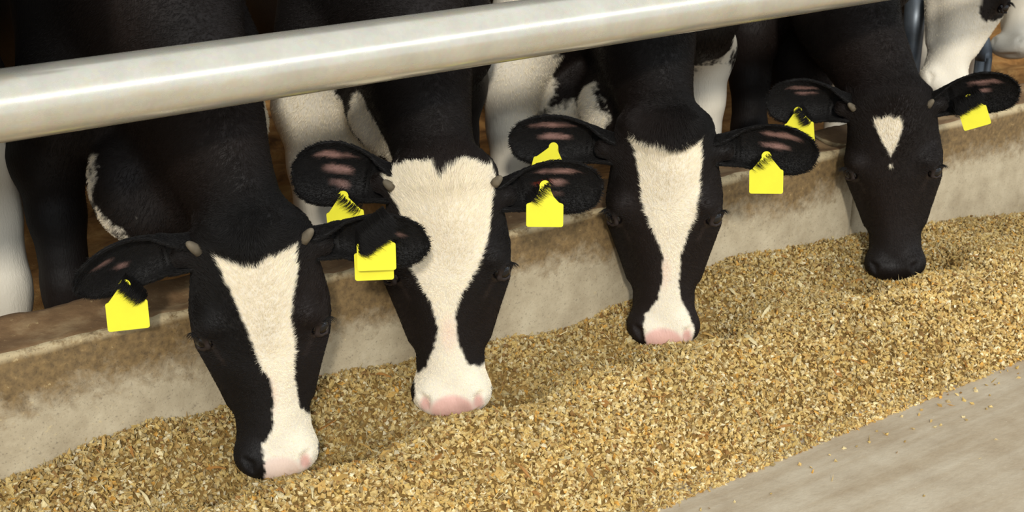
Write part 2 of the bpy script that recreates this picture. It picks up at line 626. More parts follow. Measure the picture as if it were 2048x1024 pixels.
class Head:
    """local axes: X to the viewer's right of the face, Y out of the face, Z from muzzle up to poll"""
    def __init__(s, muz, poll, yaw=0.0, roll=0.0, scale=None, face=None):
        muz, poll = np.asarray(muz), np.asarray(poll)
        s.L = np.linalg.norm(poll - muz)
        s.k = s.L / 0.52 if scale is None else scale
        Z = nrm(poll - muz)
        Y = nrm(np.array([CAM[0] - muz[0], CAM[1] - muz[1], 0])) if face is None else nrm(face)
        c, sn = math.cos(yaw), math.sin(yaw)
        Y = np.array([Y[0] * c - Y[1] * sn, Y[0] * sn + Y[1] * c, Y[2]])
        Y = nrm(Y - Z * np.dot(Y, Z))
        X = np.cross(Z, Y) * 1.0
        s.R = np.stack([X, Y, Z])
        s.O = poll + Y * 0.0
        s.poll, s.muz = poll, muz

    def w(s, x, y, z): return s.O + s.k * (s.R.T @ np.array([x, y, z], float))

    def local(s, P): return (np.asarray(P) - s.O) @ s.R.T / s.k

    def px(s, px, py, y=-0.005):        # photo position -> (x, z) on the face plane
        p = hit(px, py, s.w(0, y, 0), s.R[1])
        l = s.local(p)
        return l[0], l[2]


HV = np.array([-.05, 0, .03, .08, .2, .3, .38, .44, .5, .58, .65, .72, .79, .85, .91, .96, 1.0, 1.03])
HW = np.array([.060, .082, .098, .108, .114, .123, .131, .132, .124, .111, .098, .085, .076, .073, .076, .075, .066, .055])
HF = np.array([-.06, -.04, -.022, -.006, 0, 0, -.002, -.005, -.010, -.014, -.017, -.018, -.017, -.015, -.013, -.016, -.026, -.04])
HB = np.array([-.10, -.13, -.155, -.18, -.215, -.24, -.235, -.205, -.182, -.168, -.155, -.143, -.135, -.13, -.125, -.12, -.11, -.10])
HK = np.array([.2, .18, .15, .12, .10, .10, .12, .18, .3, .40, .46, .46, .38, .24, .12, .10, .12, .15])


def D_(a): return math.radians(a)


def eye_frame(sx):
    return np.array([sx * .104, -.044, -.222]), np.array([-sx * .66, .75, 0]), np.array([sx * .75, .66, 0])


def add_head(f, hd, wide=1.0):
    k = hd.k
    c = np.array([[x, y, z] for x in (-.15, .15) for y in (-.28, .05) for z in (-.56, .03)])
    pts = np.array([f.loc(hd.w(*q)) for q in c])
    sl, X = f.block(pts.min(0), pts.max(0))
    M = hd.R @ f.R.T            # field local -> head local
    o = f.loc(hd.O)
    P = [X[i] - o[i] for i in range(3)]
    x, y, z = [(P[0] * M[j][0] + P[1] * M[j][1] + P[2] * M[j][2]) / k for j in range(3)]
    v = -z / 0.52
    w = np.interp(v, HV, HW).astype(np.float32) * wide
    yf = np.interp(v, HV, HF).astype(np.float32)
    yb = np.interp(v, HV, HB).astype(np.float32)
    kk = np.interp(v, HV, HK).astype(np.float32)
    cy, hy = (yf + yb) / 2, (yf - yb) / 2
    s_ = np.clip((y - cy) / hy, -1, 1.3)
    wl = w * (1 - kk * np.clip(s_ * 0.5 + 0.5, 0, 1) ** 1.6 - np.interp(v, [.3, .45, .8, .95], [.28, .5, .5, .28]) * np.clip(-s_ - 0.1, 0, 1) ** 1.5)
    n = 2.6
    r = (np.abs(x / wl) ** n + np.abs((y - cy) / hy) ** n) ** (1 / n)
    d = (r - 1) * np.minimum(wl, hy) * 0.85
    top, bot = -v * 0.52 - 0.0, 0
    for e in ((-v) * 0.52 - 0.012, (v - 1.0) * 0.52):
        kb = 0.05
        h = np.clip(0.5 - 0.5 * (d - e) / kb, 0, 1)
        d = d * (1 - h) + e * h + kb * h * (1 - h)
    f.blend(sl, (d * k).astype(np.float32), 0.05 * k)
    fr = hd.R
    for sx in (-1, 1):
        f.ell(hd.w(sx * .092, -.046, -.190), (.024 * k, .036 * k, .022 * k), fr, 0.035 * k)            # brow
        f.cone(hd.w(sx * .100, -.080, -.25), hd.w(sx * .068, -.085, -.37), .016 * k, .010 * k, 0.03 * k)   # facial crest
        f.ell(hd.w(sx * .046, -.040, -.478), (.030 * k, .034 * k, .032 * k), fr, 0.025 * k)           # nostril wing
        ec, t1, e_ = eye_frame(sx)
        q = lambda a, b, r: hd.w(*(ec + r * (t1 * math.cos(a) * math.cos(b) + np.array([0, 0, 1.0]) * math.sin(a) + e_ * math.cos(a) * math.sin(b))))
        f.ell(hd.w(*(ec + e_ * .008)), (.021 * k, .021 * k, .017 * k), fr, 0.008 * k, sub=True)         # socket
        up_ = [q(D_(-30), D_(30), .0225), q(D_(26), D_(45), .0235), q(D_(46), D_(92), .024), q(D_(24), D_(140), .023)]
        lo_ = [q(D_(-30), D_(30), .0225), q(D_(-48), D_(62), .0215), q(D_(-44), D_(110), .0215), q(D_(14), D_(146), .023)]
        for a, b in zip(up_[:-1], up_[1:]): f.cone(a, b, .0050 * k, .0050 * k, 0.006 * k)
        for a, b in zip(lo_[:-1], lo_[1:]): f.cone(a, b, .0034 * k, .0034 * k, 0.005 * k)
        f.cone(hd.w(sx * .050, -.004, -.478), hd.w(sx * .044, -.016, -.508), .0085 * k, .006 * k, 0.008 * k, sub=True)   # nostril
        f.cone(hd.w(sx * .050, -.004, -.478), hd.w(sx * .060, -.012, -.468), .0075 * k, .004 * k, 0.008 * k, sub=True)
    f.ell(hd.w(0, -.022, -.498), (.052 * k, .016 * k, .026 * k), fr, 0.02 * k)                         # nose pad
    f.ell(hd.w(0, -.055, -.015), (.075 * k, .045 * k, .028 * k), fr, 0.04 * k)                         # poll


def poly_sd(x, z, poly):
    """signed distance (negative inside) of points to a polygon"""
    d = np.full(x.shape, 1e9)
    ins = np.zeros(x.shape, bool)
    n = len(poly)
    for i in range(n):
        ax, az = poly[i]; bx, bz = poly[(i + 1) % n]
        ex, ez = bx - ax, bz - az
        t = np.clip(((x - ax) * ex + (z - az) * ez) / (ex * ex + ez * ez + 1e-12), 0, 1)
        d = np.minimum(d, (x - ax - t * ex) ** 2 + (z - az - t * ez) ** 2)
        c = ((az > z) != (bz > z)) & (x < (bx - ax) * (z - az) / (bz - az + 1e-12) + ax)
        ins ^= c
    d = np.sqrt(d)
    return np.where(ins, -d, d)


BLACK = np.array(srgb(17, 15, 14)[:3]); BROWNBLK = np.array(srgb(32, 23, 19)[:3])
WHITE = np.array(srgb(226, 217, 198)[:3]); PINK = np.array(srgb(226, 182, 168)[:3])


def seg_dist(P, a, b):
    a, b = np.asarray(a), np.asarray(b)
    ab = b - a
    t = np.clip((P - a) @ ab / max(1e-9, ab @ ab), 0, 1)
    return np.linalg.norm(P - a - t[:, None] * ab, axis=1)


def coat_fn(P, hd, sp):
    """coat colour and wetness for points on the animal (its markings in its own coordinates)"""
    n1 = vnoise(P, 38, 11); n2 = vnoise(P, 150, 12)
    base = BLACK + (BROWNBLK - BLACK) * np.clip(vnoise(P, 6, 13) * 0.5 + 0.4, 0, 1)[:, None]
    w = np.zeros(len(P))
    l = hd.local(P)
    onh = (l[:, 2] > -0.56) & (l[:, 2] < 0.05) & (l[:, 1] > -0.17) & (np.abs(l[:, 0]) < 0.15)
    for poly in sp.get('blaze', []):
        sd = poly_sd(l[:, 0], l[:, 2], poly) + 0.0022 * n1 + 0.0026 * n2
        depth = np.clip((-l[:, 1] - 0.085) * 0.5, 0, 1)
        w = np.maximum(w, np.where(onh, np.clip(0.5 - (sd + depth) / 0.003, 0, 1), 0))
    for a, b, r in sp.get('white', []):
        d = seg_dist(P, a, b) - r + 0.02 * n1 + 0.010 * n2 + 0.02 * vnoise(P, 11, 14)
        w = np.maximum(w, np.clip(0.5 - d / 0.012, 0, 1))
    for a, b, r in sp.get('dark', []):
        d = seg_dist(P, a, b) - r + 0.014 * n1 + 0.008 * n2
        w = np.minimum(w, 1 - np.clip(0.5 - d / 0.008, 0, 1))
    wc = WHITE * (1 - 0.06 * np.clip(vnoise(P, 20, 15), 0, 1))[:, None]
    c = base * (1 - w)[:, None] + wc * w[:, None]
    wet = np.zeros(len(P))
    pk = sp.get('pink', 0)
    # nose pad between and around the nostrils
    e = (l[:, 0] / 0.046) ** 2 + ((l[:, 2] + 0.499) / 0.031) ** 2
    m = np.clip((1.15 - e) / 0.5, 0, 1) * (l[:, 1] > -0.09) * onh
    pc = PINK * (1 - 0.25 * np.clip(n1, 0, 1))[:, None]
    mm = m * w * pk
    c = c * (1 - mm)[:, None] + pc * mm[:, None]
    if pk:      # bare pinkish skin down the nose bridge and nostril rims
        e2 = (l[:, 0] / 0.02) ** 2 + ((l[:, 2] + 0.34) / 0.05) ** 2
        m2 = np.clip(1 - e2, 0, 1) * 0.3 * w * onh
        c = c * (1 - m2)[:, None] + PINK * m2[:, None]
        for sx in (-1, 1):
            dn = np.sqrt((l[:, 0] - sx * .052) ** 2 + (l[:, 2] + .488) ** 2 * 0.5 + (l[:, 1] + .012) ** 2)
            m3 = np.clip((0.0145 - dn) / 0.008, 0, 1) * onh * w
            c = c * (1 - 0.75 * m3)[:, None] + np.array(srgb(196, 138, 128)[:3]) * (0.75 * m3)[:, None]
    wet = np.maximum(wet, m)
    # eyelid rims: bare greyish brown skin
    for sx in (-1, 1):
        de = np.linalg.norm(l - eye_frame(sx)[0], axis=1)
        tear = seg_dist(l, eye_frame(sx)[0] + np.array([-sx * .012, .012, -.012]), eye_frame(sx)[0] + np.array([-sx * .030, .008, -.050]))
        m4 = np.maximum(np.clip((0.030 - de) / 0.005, 0, 1) * 0.6, np.clip((0.010 - tear) / 0.009, 0, 1) * 0.5) * (1 - w) * onh
        c = c * (1 - m4)[:, None] + np.array(srgb(52, 43, 40)[:3]) * m4[:, None]
        wet = np.maximum(wet, m4)
    return c, wet, w


def ear_mesh(B, T, up, wid, n_face, sag=0.0, roll_t=0.0, low=1.2, cup=1.0, ns=40, nt=29):
    """closed leaf-shaped shell; up = direction of the upper edge, n_face = where the hollow looks"""
    B, T = np.asarray(B), np.asarray(T)
    ax = nrm(T - B); Ln = np.linalg.norm(T - B)
    up = nrm(up - ax * np.dot(up, ax))
    nf = np.cross(ax, up)
    if np.dot(nf, n_face) < 0: nf = -nf
    S = np.linspace(0, 1, ns)
    wp = np.interp(S, [0, .1, .2, .3, .42, .55, .68, .8, .9, .96, 1], [.56, .57, .60, .70, .86, .98, 1.0, .93, .74, .54, .10])
    for _ in range(2): wp[1:-1] = (wp[:-2] + 2 * wp[1:-1] + wp[2:]) / 4
    A = np.radians(np.interp(S, [0, .15, .35, .6, 1], [150, 135, 92, 62, 50])) * cup
    tt = np.linspace(-1, 1, nt)
    outer = np.zeros((ns, nt, 3)); inner = np.zeros((ns, nt, 3))
    for i, s in enumerate(S):
        w = wid * 0.5 * wp[i]
        c = B + ax * Ln * s + up * sag * 4 * s * (1 - s)
        a = tt * A[i]
        den = math.sin(min(A[i], math.pi / 2))
        ro = roll_t * np.clip((s - .25) / .75, 0, 1)
        for rr, arr in ((w, outer), (max(w - 0.0042, w * 0.55), inner)):
            du = rr * np.sin(a) / den
            du = np.where(du < 0, du * low, du)
            dn = -rr * (np.cos(a) - max(math.cos(A[i]), -.1)) / den * (0.75 if s > .3 else 1.0) + 0.003 * math.sin(s * 9)
            cu, sn_ = math.cos(ro), math.sin(ro)
            arr[i] = c + np.outer(du * cu - dn * sn_, up) + np.outer(du * sn_ + dn * cu, nf)
    # two skins closed along the rim
    V = np.concatenate([outer.reshape(-1, 3), inner.reshape(-1, 3)])
    io = np.arange(ns * nt).reshape(ns, nt); ii = io + ns * nt
    q = lambda a, b, c_, d: np.stack([a, b, c_, d], -1).reshape(-1, 4)
    Fq = [q(io[:-1, :-1], io[1:, :-1], io[1:, 1:], io[:-1, 1:]), q(ii[:-1, :-1], ii[:-1, 1:], ii[1:, 1:], ii[1:, :-1]),
          q(io[:-1, 0], ii[:-1, 0], ii[1:, 0], io[1:, 0]), q(io[:-1, -1], io[1:, -1], ii[1:, -1], ii[:-1, -1]),
          q(io[-1, :-1], ii[-1, :-1], ii[-1, 1:], io[-1, 1:]), q(io[0, :-1], io[0, 1:], ii[0, 1:], ii[0, :-1])]
    Fq = np.concatenate(Fq)
    SS, TT = np.meshgrid(S, tt, indexing='ij')
    st = np.concatenate([np.stack([SS, TT, SS * 0], -1).reshape(-1, 3), np.stack([SS, TT, SS * 0 + 1], -1).reshape(-1, 3)])
    # make the winding face outwards
    nv = np.cross(outer[ns // 2, nt // 2 + 1] - outer[ns // 2, nt // 2 - 1], outer[ns // 2 + 1, nt // 2] - outer[ns // 2 - 1, nt // 2])
    f0 = Fq[(ns // 2) * (nt - 1) + nt // 2]
    fn = np.cross(V[f0[1]] - V[f0[0]], V[f0[2]] - V[f0[0]])
    if np.dot(fn, nf) > 0: Fq = Fq[:, ::-1]
    return V, Fq, st, ax


def ear_color(st, P, red=0.0, pat=None):
    s, t, inn = st[:, 0], st[:, 1], st[:, 2]
    n = vnoise(P, 60, 31); n2 = vnoise(P, 220, 32)
    c = np.tile(BLACK, (len(s), 1)) * (1 + 0.3 * n)[:, None]
    bare = np.zeros(len(s))
    strk = vnoise(np.stack([s * 5, t * 26, s * 0], -1), 1.0, 33) + 0.5 * vnoise(np.stack([s * 14, t * 60, s * 0], -1), 1.0, 34)
    for t0, s0, s1, hw, am in pat or ((0.40, .42, .82, .20, 1), (-0.04, .42, .72, .13, .9), (-0.42, .40, .66, .14, .8)):
        tc = t0 + 0.14 * (s - 0.6)
        e = ((t - tc) / hw) ** 2 + ((s - (s0 + s1) / 2) / ((s1 - s0) / 2)) ** 2
        bare = np.maximum(bare, am * np.clip((1.0 - e + 0.45 * n + 0.6 * strk) / 1.3, 0, 1))
    bare *= inn
    skin = np.array(srgb(165, 128, 118)[:3]) * (1 - 0.2 * np.clip(n, 0, 1))[:, None]
    if red:
        e = ((t + 0.02) / 0.22) ** 2 + ((s - 0.47) / 0.10) ** 2
        m = np.clip(1.2 - e, 0, 1) * red
        skin = skin * (1 - m)[:, None] + np.array(srgb(150, 52, 24)[:3]) * m[:, None]
    c = c * (1 - bare)[:, None] + skin * bare[:, None]
    return np.clip(c, 0, 1), bare


def add_fur(parent, P, nrmv, flow, col, length, extra=None, rad=0.00045, name='coat_fur'):
    n = len(P)
    lift = (0.12 + 0.22 * rng.random(n))[:, None]
    cl = np.stack([vnoise(P, 95, 61), vnoise(P, 95, 62), vnoise(P, 95, 63)], -1)
    jit = rng.normal(0, 0.13, (n, 3)) + 0.26 * cl
    d = flow + jit
    d -= nrmv * np.sum(d * nrmv, 1)[:, None]
    d /= np.linalg.norm(d, axis=1)[:, None] + 1e-9
    Ls = (length * (0.6 + 0.6 * rng.random(n)))[:, None]
    p0 = P - nrmv * 0.0008
    p1 = P + Ls * (0.5 * d * (1 - 0.4 * lift) + nrmv * lift * 0.62)
    p2 = P + Ls * (1.0 * d * (1 - 0.4 * lift) + nrmv * lift * 0.75)
    pts = np.stack([p0, p1, p2], 1).astype(np.float32)
    if extra is not None and len(extra):
        pts = np.concatenate([pts, extra.astype(np.float32)])
        col = np.concatenate([col, np.tile(BLACK, (len(extra), 1))]); P = np.concatenate([P, extra[:, 0]])
        n = len(pts)
    cu = bpy.data.hair_curves.new(name)
    cu.add_curves([3] * n)
    cu.points.foreach_set('position', pts.ravel())
    ra = cu.attributes.get('radius') or cu.attributes.new('radius', 'FLOAT', 'POINT')
    ra.data.foreach_set('value', np.tile(np.array([1.0, 0.75, 0.15], np.float32) * rad, n))
    ca = cu.attributes.new('coat', 'FLOAT_COLOR', 'CURVE')
    cc = np.ones((n, 4), np.float32)
    br = 0.98 + 0.22 * rng.random(n) + 0.05 * vnoise(P, 120, 64)
    cc[:, :3] = np.clip(np.where(col.mean(1, keepdims=True) > .3, 1.1, 0.95) * col * np.stack([br, br * (0.97 + .03 * rng.random(n)), br * (0.88 + .12 * rng.random(n))], -1), 0, 1)
    ca.data.foreach_set('color', cc.ravel())
    cu.materials.append(M_FUR)
    o = bpy.data.objects.new(name, cu)
    COL.objects.link(o)
    attach(o, parent)
    o['kind'] = 'stuff'
    return o


def tag_plate(parent, C, X, Z, Y, scale=1.0, lean=0.0, text=None, dark=False, neck=0.011, stud=True, concave=False):
    """ear tag whose stud is at C; X across, Z up, Y to the front"""
    ca, sa = math.cos(lean), math.sin(lean)
    X, Z = X * ca + Z * sa, Z * ca - X * sa
    w, ht, nk = 0.038, 0.098, neck
    out = []

    def arc(cx, cz, r, a0, a1, n=5):
        for k in range(n + 1):
            a = math.radians(a0 + (a1 - a0) * k / n)
            out.append((cx + r * math.cos(a), cz + r * math.sin(a)))
    arc(0, 0, nk, 200, -20, 10)
    sh = [(nk + 0.002, -0.013), (nk + 0.007, -0.024), (w - 0.009, -0.036)] if concave else [(nk + .004, -.010), (w - .006, -.031)]
    zs = -0.042 if concave else -.036
    out += sh
    arc(w - 0.004, zs, 0.004, 60, 0, 2)
    arc(w - 0.005, -0.083, 0.005, 0, -90, 4)
    arc(-w + 0.005, -0.083, 0.005, -90, -180, 4)
    arc(-w + 0.004, zs, 0.004, 180, 120, 2)
    out += [(-a, b) for a, b in sh[::-1]]
    bm = bmesh.new()
    t = 0.0011

    def pos(x, z, y):
        curve = 0.0
        return Vector(C + scale * (X * x + Z * z + Y * (y + curve)))
    fr = [bm.verts.new(pos(x, z, t)) for x, z in out]
    bk = [bm.verts.new(pos(x, z, -t)) for x, z in out]
    bm.faces.new(fr); bm.faces.new(bk[::-1])
    for k in range(len(out)):
        bm.faces.new((fr[k], bk[k], bk[(k + 1) % len(out)], fr[(k + 1) % len(out)]))
    bmesh.ops.triangulate(bm, faces=[f for f in bm.faces if len(f.verts) > 4])
    o = bm_obj('ear_tag', bm, M_TAG, parent, False)
    if stud:
        bm = bmesh.new()
        R = 16
        prof = [(0.0, 0.0045), (0.004, 0.0045), (0.0045, 0.0038), (0.0052, 0.0022), (0.0062, 0.0022), (0.0068, 0.0036), (0.0082, 0.0036), (0.0086, 0.0026), (0.0088, -0.001)]
        rings = [[bm.verts.new(Vector(C + scale * (X * r * math.cos(a) + Z * r * math.sin(a) + Y * h))) for a in np.linspace(0, 2 * np.pi, R, endpoint=False)] for r, h in prof[1:]]
        bm.faces.new(rings[0])
        for a, b in zip(rings[:-1], rings[1:]):
            for k in range(R):
                bm.faces.new((a[k], b[k], b[(k + 1) % R], a[(k + 1) % R]))
        bm_obj('stud', bm, M_STUDDARK if dark else M_TAG, o, False)
    if text:
        for line, dz in zip(text, (-0.019, -0.030)):
            cu = bpy.data.curves.new('tag_print', 'FONT')
            cu.body = line
            cu.size = 0.0125 * scale
            cu.extrude = 0.0002
            cu.align_x = 'CENTER'
            cu.materials.append(M_INK)
            tmp = bpy.data.objects.new('tmp_print', cu)
            COL.objects.link(tmp)
            bpy.context.view_layer.update()
            me = bpy.data.meshes.new_from_object(tmp.evaluated_get(bpy.context.evaluated_depsgraph_get()))
            me.name = 'tag_print'
            if not me.materials: me.materials.append(M_INK)
            bpy.data.objects.remove(tmp)
            to = bpy.data.objects.new('tag_print', me)
            COL.objects.link(to)
            p = C + scale * (Z * dz + Y * (t + 0.0004 + 0.0004))
            to.matrix_world = Matrix(((X[0], Z[0], Y[0], p[0]), (X[1], Z[1], Y[1], p[1]), (X[2], Z[2], Y[2], p[2]), (0, 0, 0, 1)))
            m = to.matrix_world.copy()
            to.parent = o
            to.matrix_parent_inverse = Matrix.Translation(Vector(parent.location)).inverted()
            to.matrix_basis = m
    return o


def uv_ball(name, C, rad, frame, mat, parent, seg=20, rings=12):
    bm = bmesh.new()
    bmesh.ops.create_uvsphere(bm, u_segments=seg, v_segments=rings, radius=1)
    for v in bm.verts:
        q = v.co
        v.co = Vector(C + frame[0] * q[0] * rad[0] + frame[1] * q[1] * rad[1] + frame[2] * q[2] * rad[2])
    return bm_obj(name, bm, mat, parent)


def make_cow(label, hd, legs, yaw, sp, fur=0, detail=0.0042):
    """legs: world (x, y) of the right (viewer's left) and left forefoot; yaw: how far the body turns from +Y towards +X"""
    b = np.array([math.sin(yaw), math.cos(yaw), 0.0])
    lat = np.array([math.cos(yaw), -math.sin(yaw), 0.0])          # to the viewer's right
    up = np.array([0, 0, 1.0])
    gR, gL = np.array([*legs[0], 0.0]), np.array([*legs[1], 0.0])
    S = (gR + gL) / 2 + b * sp.get('sb', 0.06)
    S = S + up * 0.95
    root = empty('cow', (S[0], S[1], 0), label, 'cow', 'dairy cows lined up along the feed curb')
    O = np.array([S[0], S[1], 0])
    R = np.stack([lat, -b, up])
    hc = np.array([R @ (hd.w(x, y, z) - O) for x in (-.15, .15) for y in (-.27, .03) for z in (-.54, .02)])
    lo, hi = hc.min(0), hc.max(0)
    lx = [R @ (g - O) for g in (gR, gL)]
    xlo, xhi = min(lo[0], -.42, lx[0][0] - .12), max(hi[0], .42, lx[1][0] + .12)
    axes = [axis_pts(xlo - .03, xhi + .03, lo[0], hi[0], detail, 0.02, 0.018),
            axis_pts(-1.95, hi[1] + .06, lo[1], hi[1], detail, 0.02, 0.02),
            axis_pts(-0.04, max(hi[2] + .05, 1.42), lo[2], hi[2], detail, 0.02, 0.018)]
    f = Field(O, R, axes)
    fr3 = np.stack([lat, b, up])
    nk = sp.get('neck', 0.62)
    # trunk
    f.ell(S + up * 0.02, (.215, .33, .31), fr3, .08)
    f.ell(S + b * .75 - up * .02, (.30, .66, .34), fr3, .12)
    f.ell(S + b * 1.32 + up * .08, (.25, .32, .25), fr3, .1)
    f.cone(S + up * .26 - b * .02, S + b * .5 + up * .27, .07, .07, .1)
    f.ell(S - b * .24 - up * sp.get('brz', .24), (.13, .13, .13), fr3, .08)
    # neck
    nlat = nrm(lat + hd.R[0] * 0.6 * np.sign(np.dot(lat, hd.R[0])))
    nape = hd.w(0, -.125, -.085); thr = hd.w(0, -.17, -.165)
    base = S - b * .12 + up * .06
    midp = nape * 0.5 + base * 0.5 + up * sp.get('arch', 0.03) + lat * sp.get('bow', 0.0)
    f.cone(nape, midp, .118, .165, .05, nlat, nk)
    f.cone(midp, base, .165, .25, .08, nlat, nk + .06)
    brisk = S - b * .27 - up * (sp.get('brz', .24) + .02)
    tm = thr * .5 + brisk * .5 - up * sp.get('dew', 0.0)
    f.cone(thr, tm, .07, .075, .06, nlat, .62)
    f.cone(tm, brisk, .075, .09, .06, nlat, .62)
    for c_, r_ in sp.get('lumps', []):
        f.ell(c_, r_, fr3, .06)
    if sp.get('dewwhite'):
        sp['white'] = sp.get('white', []) + [(tm * .7 + thr * .3 - up * .085, brisk - up * .08, sp['dewwhite'])]
    # forelegs
    for sx, g in ((-1, gR), (1, gL)):
        sh = S + lat * sx * max(.14, .7 * abs((R @ (g - S))[0])) - b * .10 - up * .06
        el = g + b * .03 + up * .68; kn = g + up * .37; fe = g + b * .005 + up * .12
        f.cone(sh + up * .1 + b * .06, sh - up * .06, .09, .115, .06)
        f.cone(sh - up * .06, el, .105, .082, .06)
        f.cone(el, el * .55 + kn * .45, .08, .056, .04); f.cone(el * .55 + kn * .45, kn, .056, .05, .03)
        f.cone(kn + up * .02, kn - up * .03, .053, .05, .02); f.cone(kn, fe, .042, .034, .02)
        f.cone(fe, fe - up * .02, .04, .038, .02); f.cone(fe, g - b * .02 + up * .045, .034, .046, .02)
        f.cone(g - b * .035 + up * .03, g + b * .01 + up * .03, .046, .044, .012)
    # hind legs
    for sx in (-1, 1):
        g = O + b * (1.36 + .05 * sx) + lat * sx * .19; g[2] = 0
        hip = S + b * 1.34 + lat * sx * .14 + up * .04
        st = g - b * .14 + up * .66; ho = g + b * .08 + up * .46; fe = g + up * .13
        f.cone(hip, st, .17, .11, .08); f.cone(st, ho, .10, .05, .05); f.cone(ho, fe, .048, .036, .02)
        f.cone(fe, g - b * .03 + up * .045, .038, .046, .02); f.cone(g - b * .045 + up * .03, g + b * .01 + up * .03, .046, .044, .012)
    # tail
    t0 = S + b * 1.58 + up * .2
    t0[2] = 1.12; t1 = t0 + b * .1 - up * .35; t2 = t1 - up * .4
    f.cone(t0 - b * .08 + up * .05, t1, .04, .022, .03); f.cone(t1, t2, .02, .018, .02); f.cone(t2, t2 - up * .16, .035, .02, .02)
    add_head(f, hd, sp.get('wide', 1.0))
    for e in sp.get('ears', []):
        sx = np.sign(hd.local(e['B'])[0])
        zz = hd.local(e['B'])[2]
        f.cone(hd.w(sx * .05, -.085, zz - .01), e['B'], .042 * hd.k, .031 * hd.k, .025)
        f.cone(e['B'], e['B'] + (e['T'] - e['B']) * .17, .031 * hd.k, .020 * hd.k, .012)
    V, Q = surface_nets(f.D, axes)
    V = V @ R + O
    keep = np.ones(len(V), bool)
    c, wet, wmask = coat_fn(V, hd, sp)
    hoof = V[:, 2] < 0.07
    c[hoof] = srgb(52, 46, 38)[:3]
    hl = hd.local(V)
    dens = np.zeros(len(V))
    hz = np.clip((hl[:, 1] + 0.24) / 0.05, 0, 1) * (hl[:, 2] > -0.55) * (np.abs(hl[:, 0]) < .17) * (hl[:, 2] < 0.2)
    dens = np.maximum(dens, hz)
    dn = np.linalg.norm(V - (nape * .6 + base * .4), axis=1)
    dens = np.maximum(dens, 0.35 * np.clip((.42 - dn) / .1, 0, 1))
    # bare nose
    e = (hl[:, 0] / 0.062) ** 2 + ((hl[:, 2] + 0.503) / 0.034) ** 2
    dens = np.where((e < 1) & (hl[:, 1] > -.1), 0, dens)
    dens = dens * (1 + sp.get('tuftd', .8) * np.exp(-(hl[:, 0] / .08) ** 2 - ((hl[:, 2] + 0.01) / .035) ** 2) * (hl[:, 1] > -.14))
    for sx in (-1, 1):
        de = np.linalg.norm(hl - eye_frame(sx)[0], axis=1)
        dens = np.where(de < .029, 0, dens)
    # hair flow: away from a whorl on the forehead
    wz = sp.get('whorl', -0.17)
    fx = hl[:, 0] * 13.0
    fz = np.clip((hl[:, 2] - wz) * 14, -1, 1)
    flow = np.outer(fx, hd.R[0]) + np.outer(fz, hd.R[2])
    offh = (hl[:, 1] < -.13) | (hl[:, 2] > 0.0)
    away = np.outer(np.ones(len(V)), b * .6 - up * .5)
    flow = np.where(offh[:, None], away, flow)
    length = np.interp(hl[:, 2], [-.52, -.40, -.30, -.12, -.05], [.0035, .0045, .0075, .0095, .012])
    tz = sp.get('tuft', 0.0)
    if tz:
        m = np.exp(-(hl[:, 0] / .07) ** 2 - ((hl[:, 2] + 0.02) / .035) ** 2) * (hl[:, 1] > -.12)
        length = length + tz * m
        flow = flow + np.outer(m * sp.get('tuft_down', 0), -2.6 * hd.R[2] + 1.0 * hd.R[1])
    length = np.where(offh & (hl[:, 2] < 0.02), .012, length)
    Vs, Qs, Cs, Ws, Ds, Fl, Ln = [V], [Q], [c], [wet], [dens], [flow], [length]
    nv = len(V)
    for e in sp.get('ears', []):
        B, T = np.asarray(e['B']), np.asarray(e['T'])
        ev, ef, st, ax = ear_mesh(B, T, e['up'], e['wid'], e['face'], e.get('sag', 0), e.get('roll', 0), e.get('low', 1.2), e.get('cup', 1.0))
        ec, bare = ear_color(st, ev, e.get('red', 0), e.get('pat'))
        Vs.append(ev); Qs.append(ef + nv); nv += len(ev)
        Cs.append(ec); Ws.append(bare * .5)
        rim = np.clip((np.abs(st[:, 1]) - .75) / .2, 0, 1)
        Ds.append((1 - .9 * np.clip(bare * 1.1, 0, 1)) * 1.4)
        Fl.append(ax[None, :] * 0.9 + (-up)[None, :] * .2 + np.outer(np.sign(st[:, 1]) * rim, nrm(e['up']) * 0.5))
        Ln.append(0.0065 + 0.0035 * rim * e.get('fringe', 1.0))
    V = np.concatenate(Vs); Q = np.concatenate(Qs); c = np.concatenate(Cs); wet = np.concatenate(Ws)
    dens = np.concatenate(Ds); flow = np.concatenate(Fl); length = np.concatenate(Ln)
    body = np_mesh('body', V, Q, M_COAT, root)
    set_color(body, 'coat', c)
    wa = body.data.attributes.new('wet', 'FLOAT', 'POINT')
    wa.data.foreach_set('value', wet.astype(np.float32))
    if fur:
        tri = np.concatenate([Q[:, [0, 1, 2]], Q[:, [0, 2, 3]]])
        e1, e2 = V[tri[:, 1]] - V[tri[:, 0]], V[tri[:, 2]] - V[tri[:, 0]]
        cr = np.cross(e1, e2)
        ar = np.linalg.norm(cr, axis=1)
        vn = np.zeros_like(V)
        for k in range(3): np.add.at(vn, tri[:, k], cr)
        vn /= np.linalg.norm(vn, axis=1)[:, None] + 1e-12
        wgt = ar * dens[tri].mean(1)
        pick = rng.choice(len(tri), fur, p=wgt / wgt.sum())
        u, v = rng.random(fur), rng.random(fur)
        sw = u + v > 1
        u[sw], v[sw] = 1 - u[sw], 1 - v[sw]
        bar = np.stack([1 - u - v, u, v], -1)
        tt = tri[pick]
        mixv = lambda A: np.einsum('nk,nk...->n...', bar, A[tt])
        P = mixv(V)
        ex = []
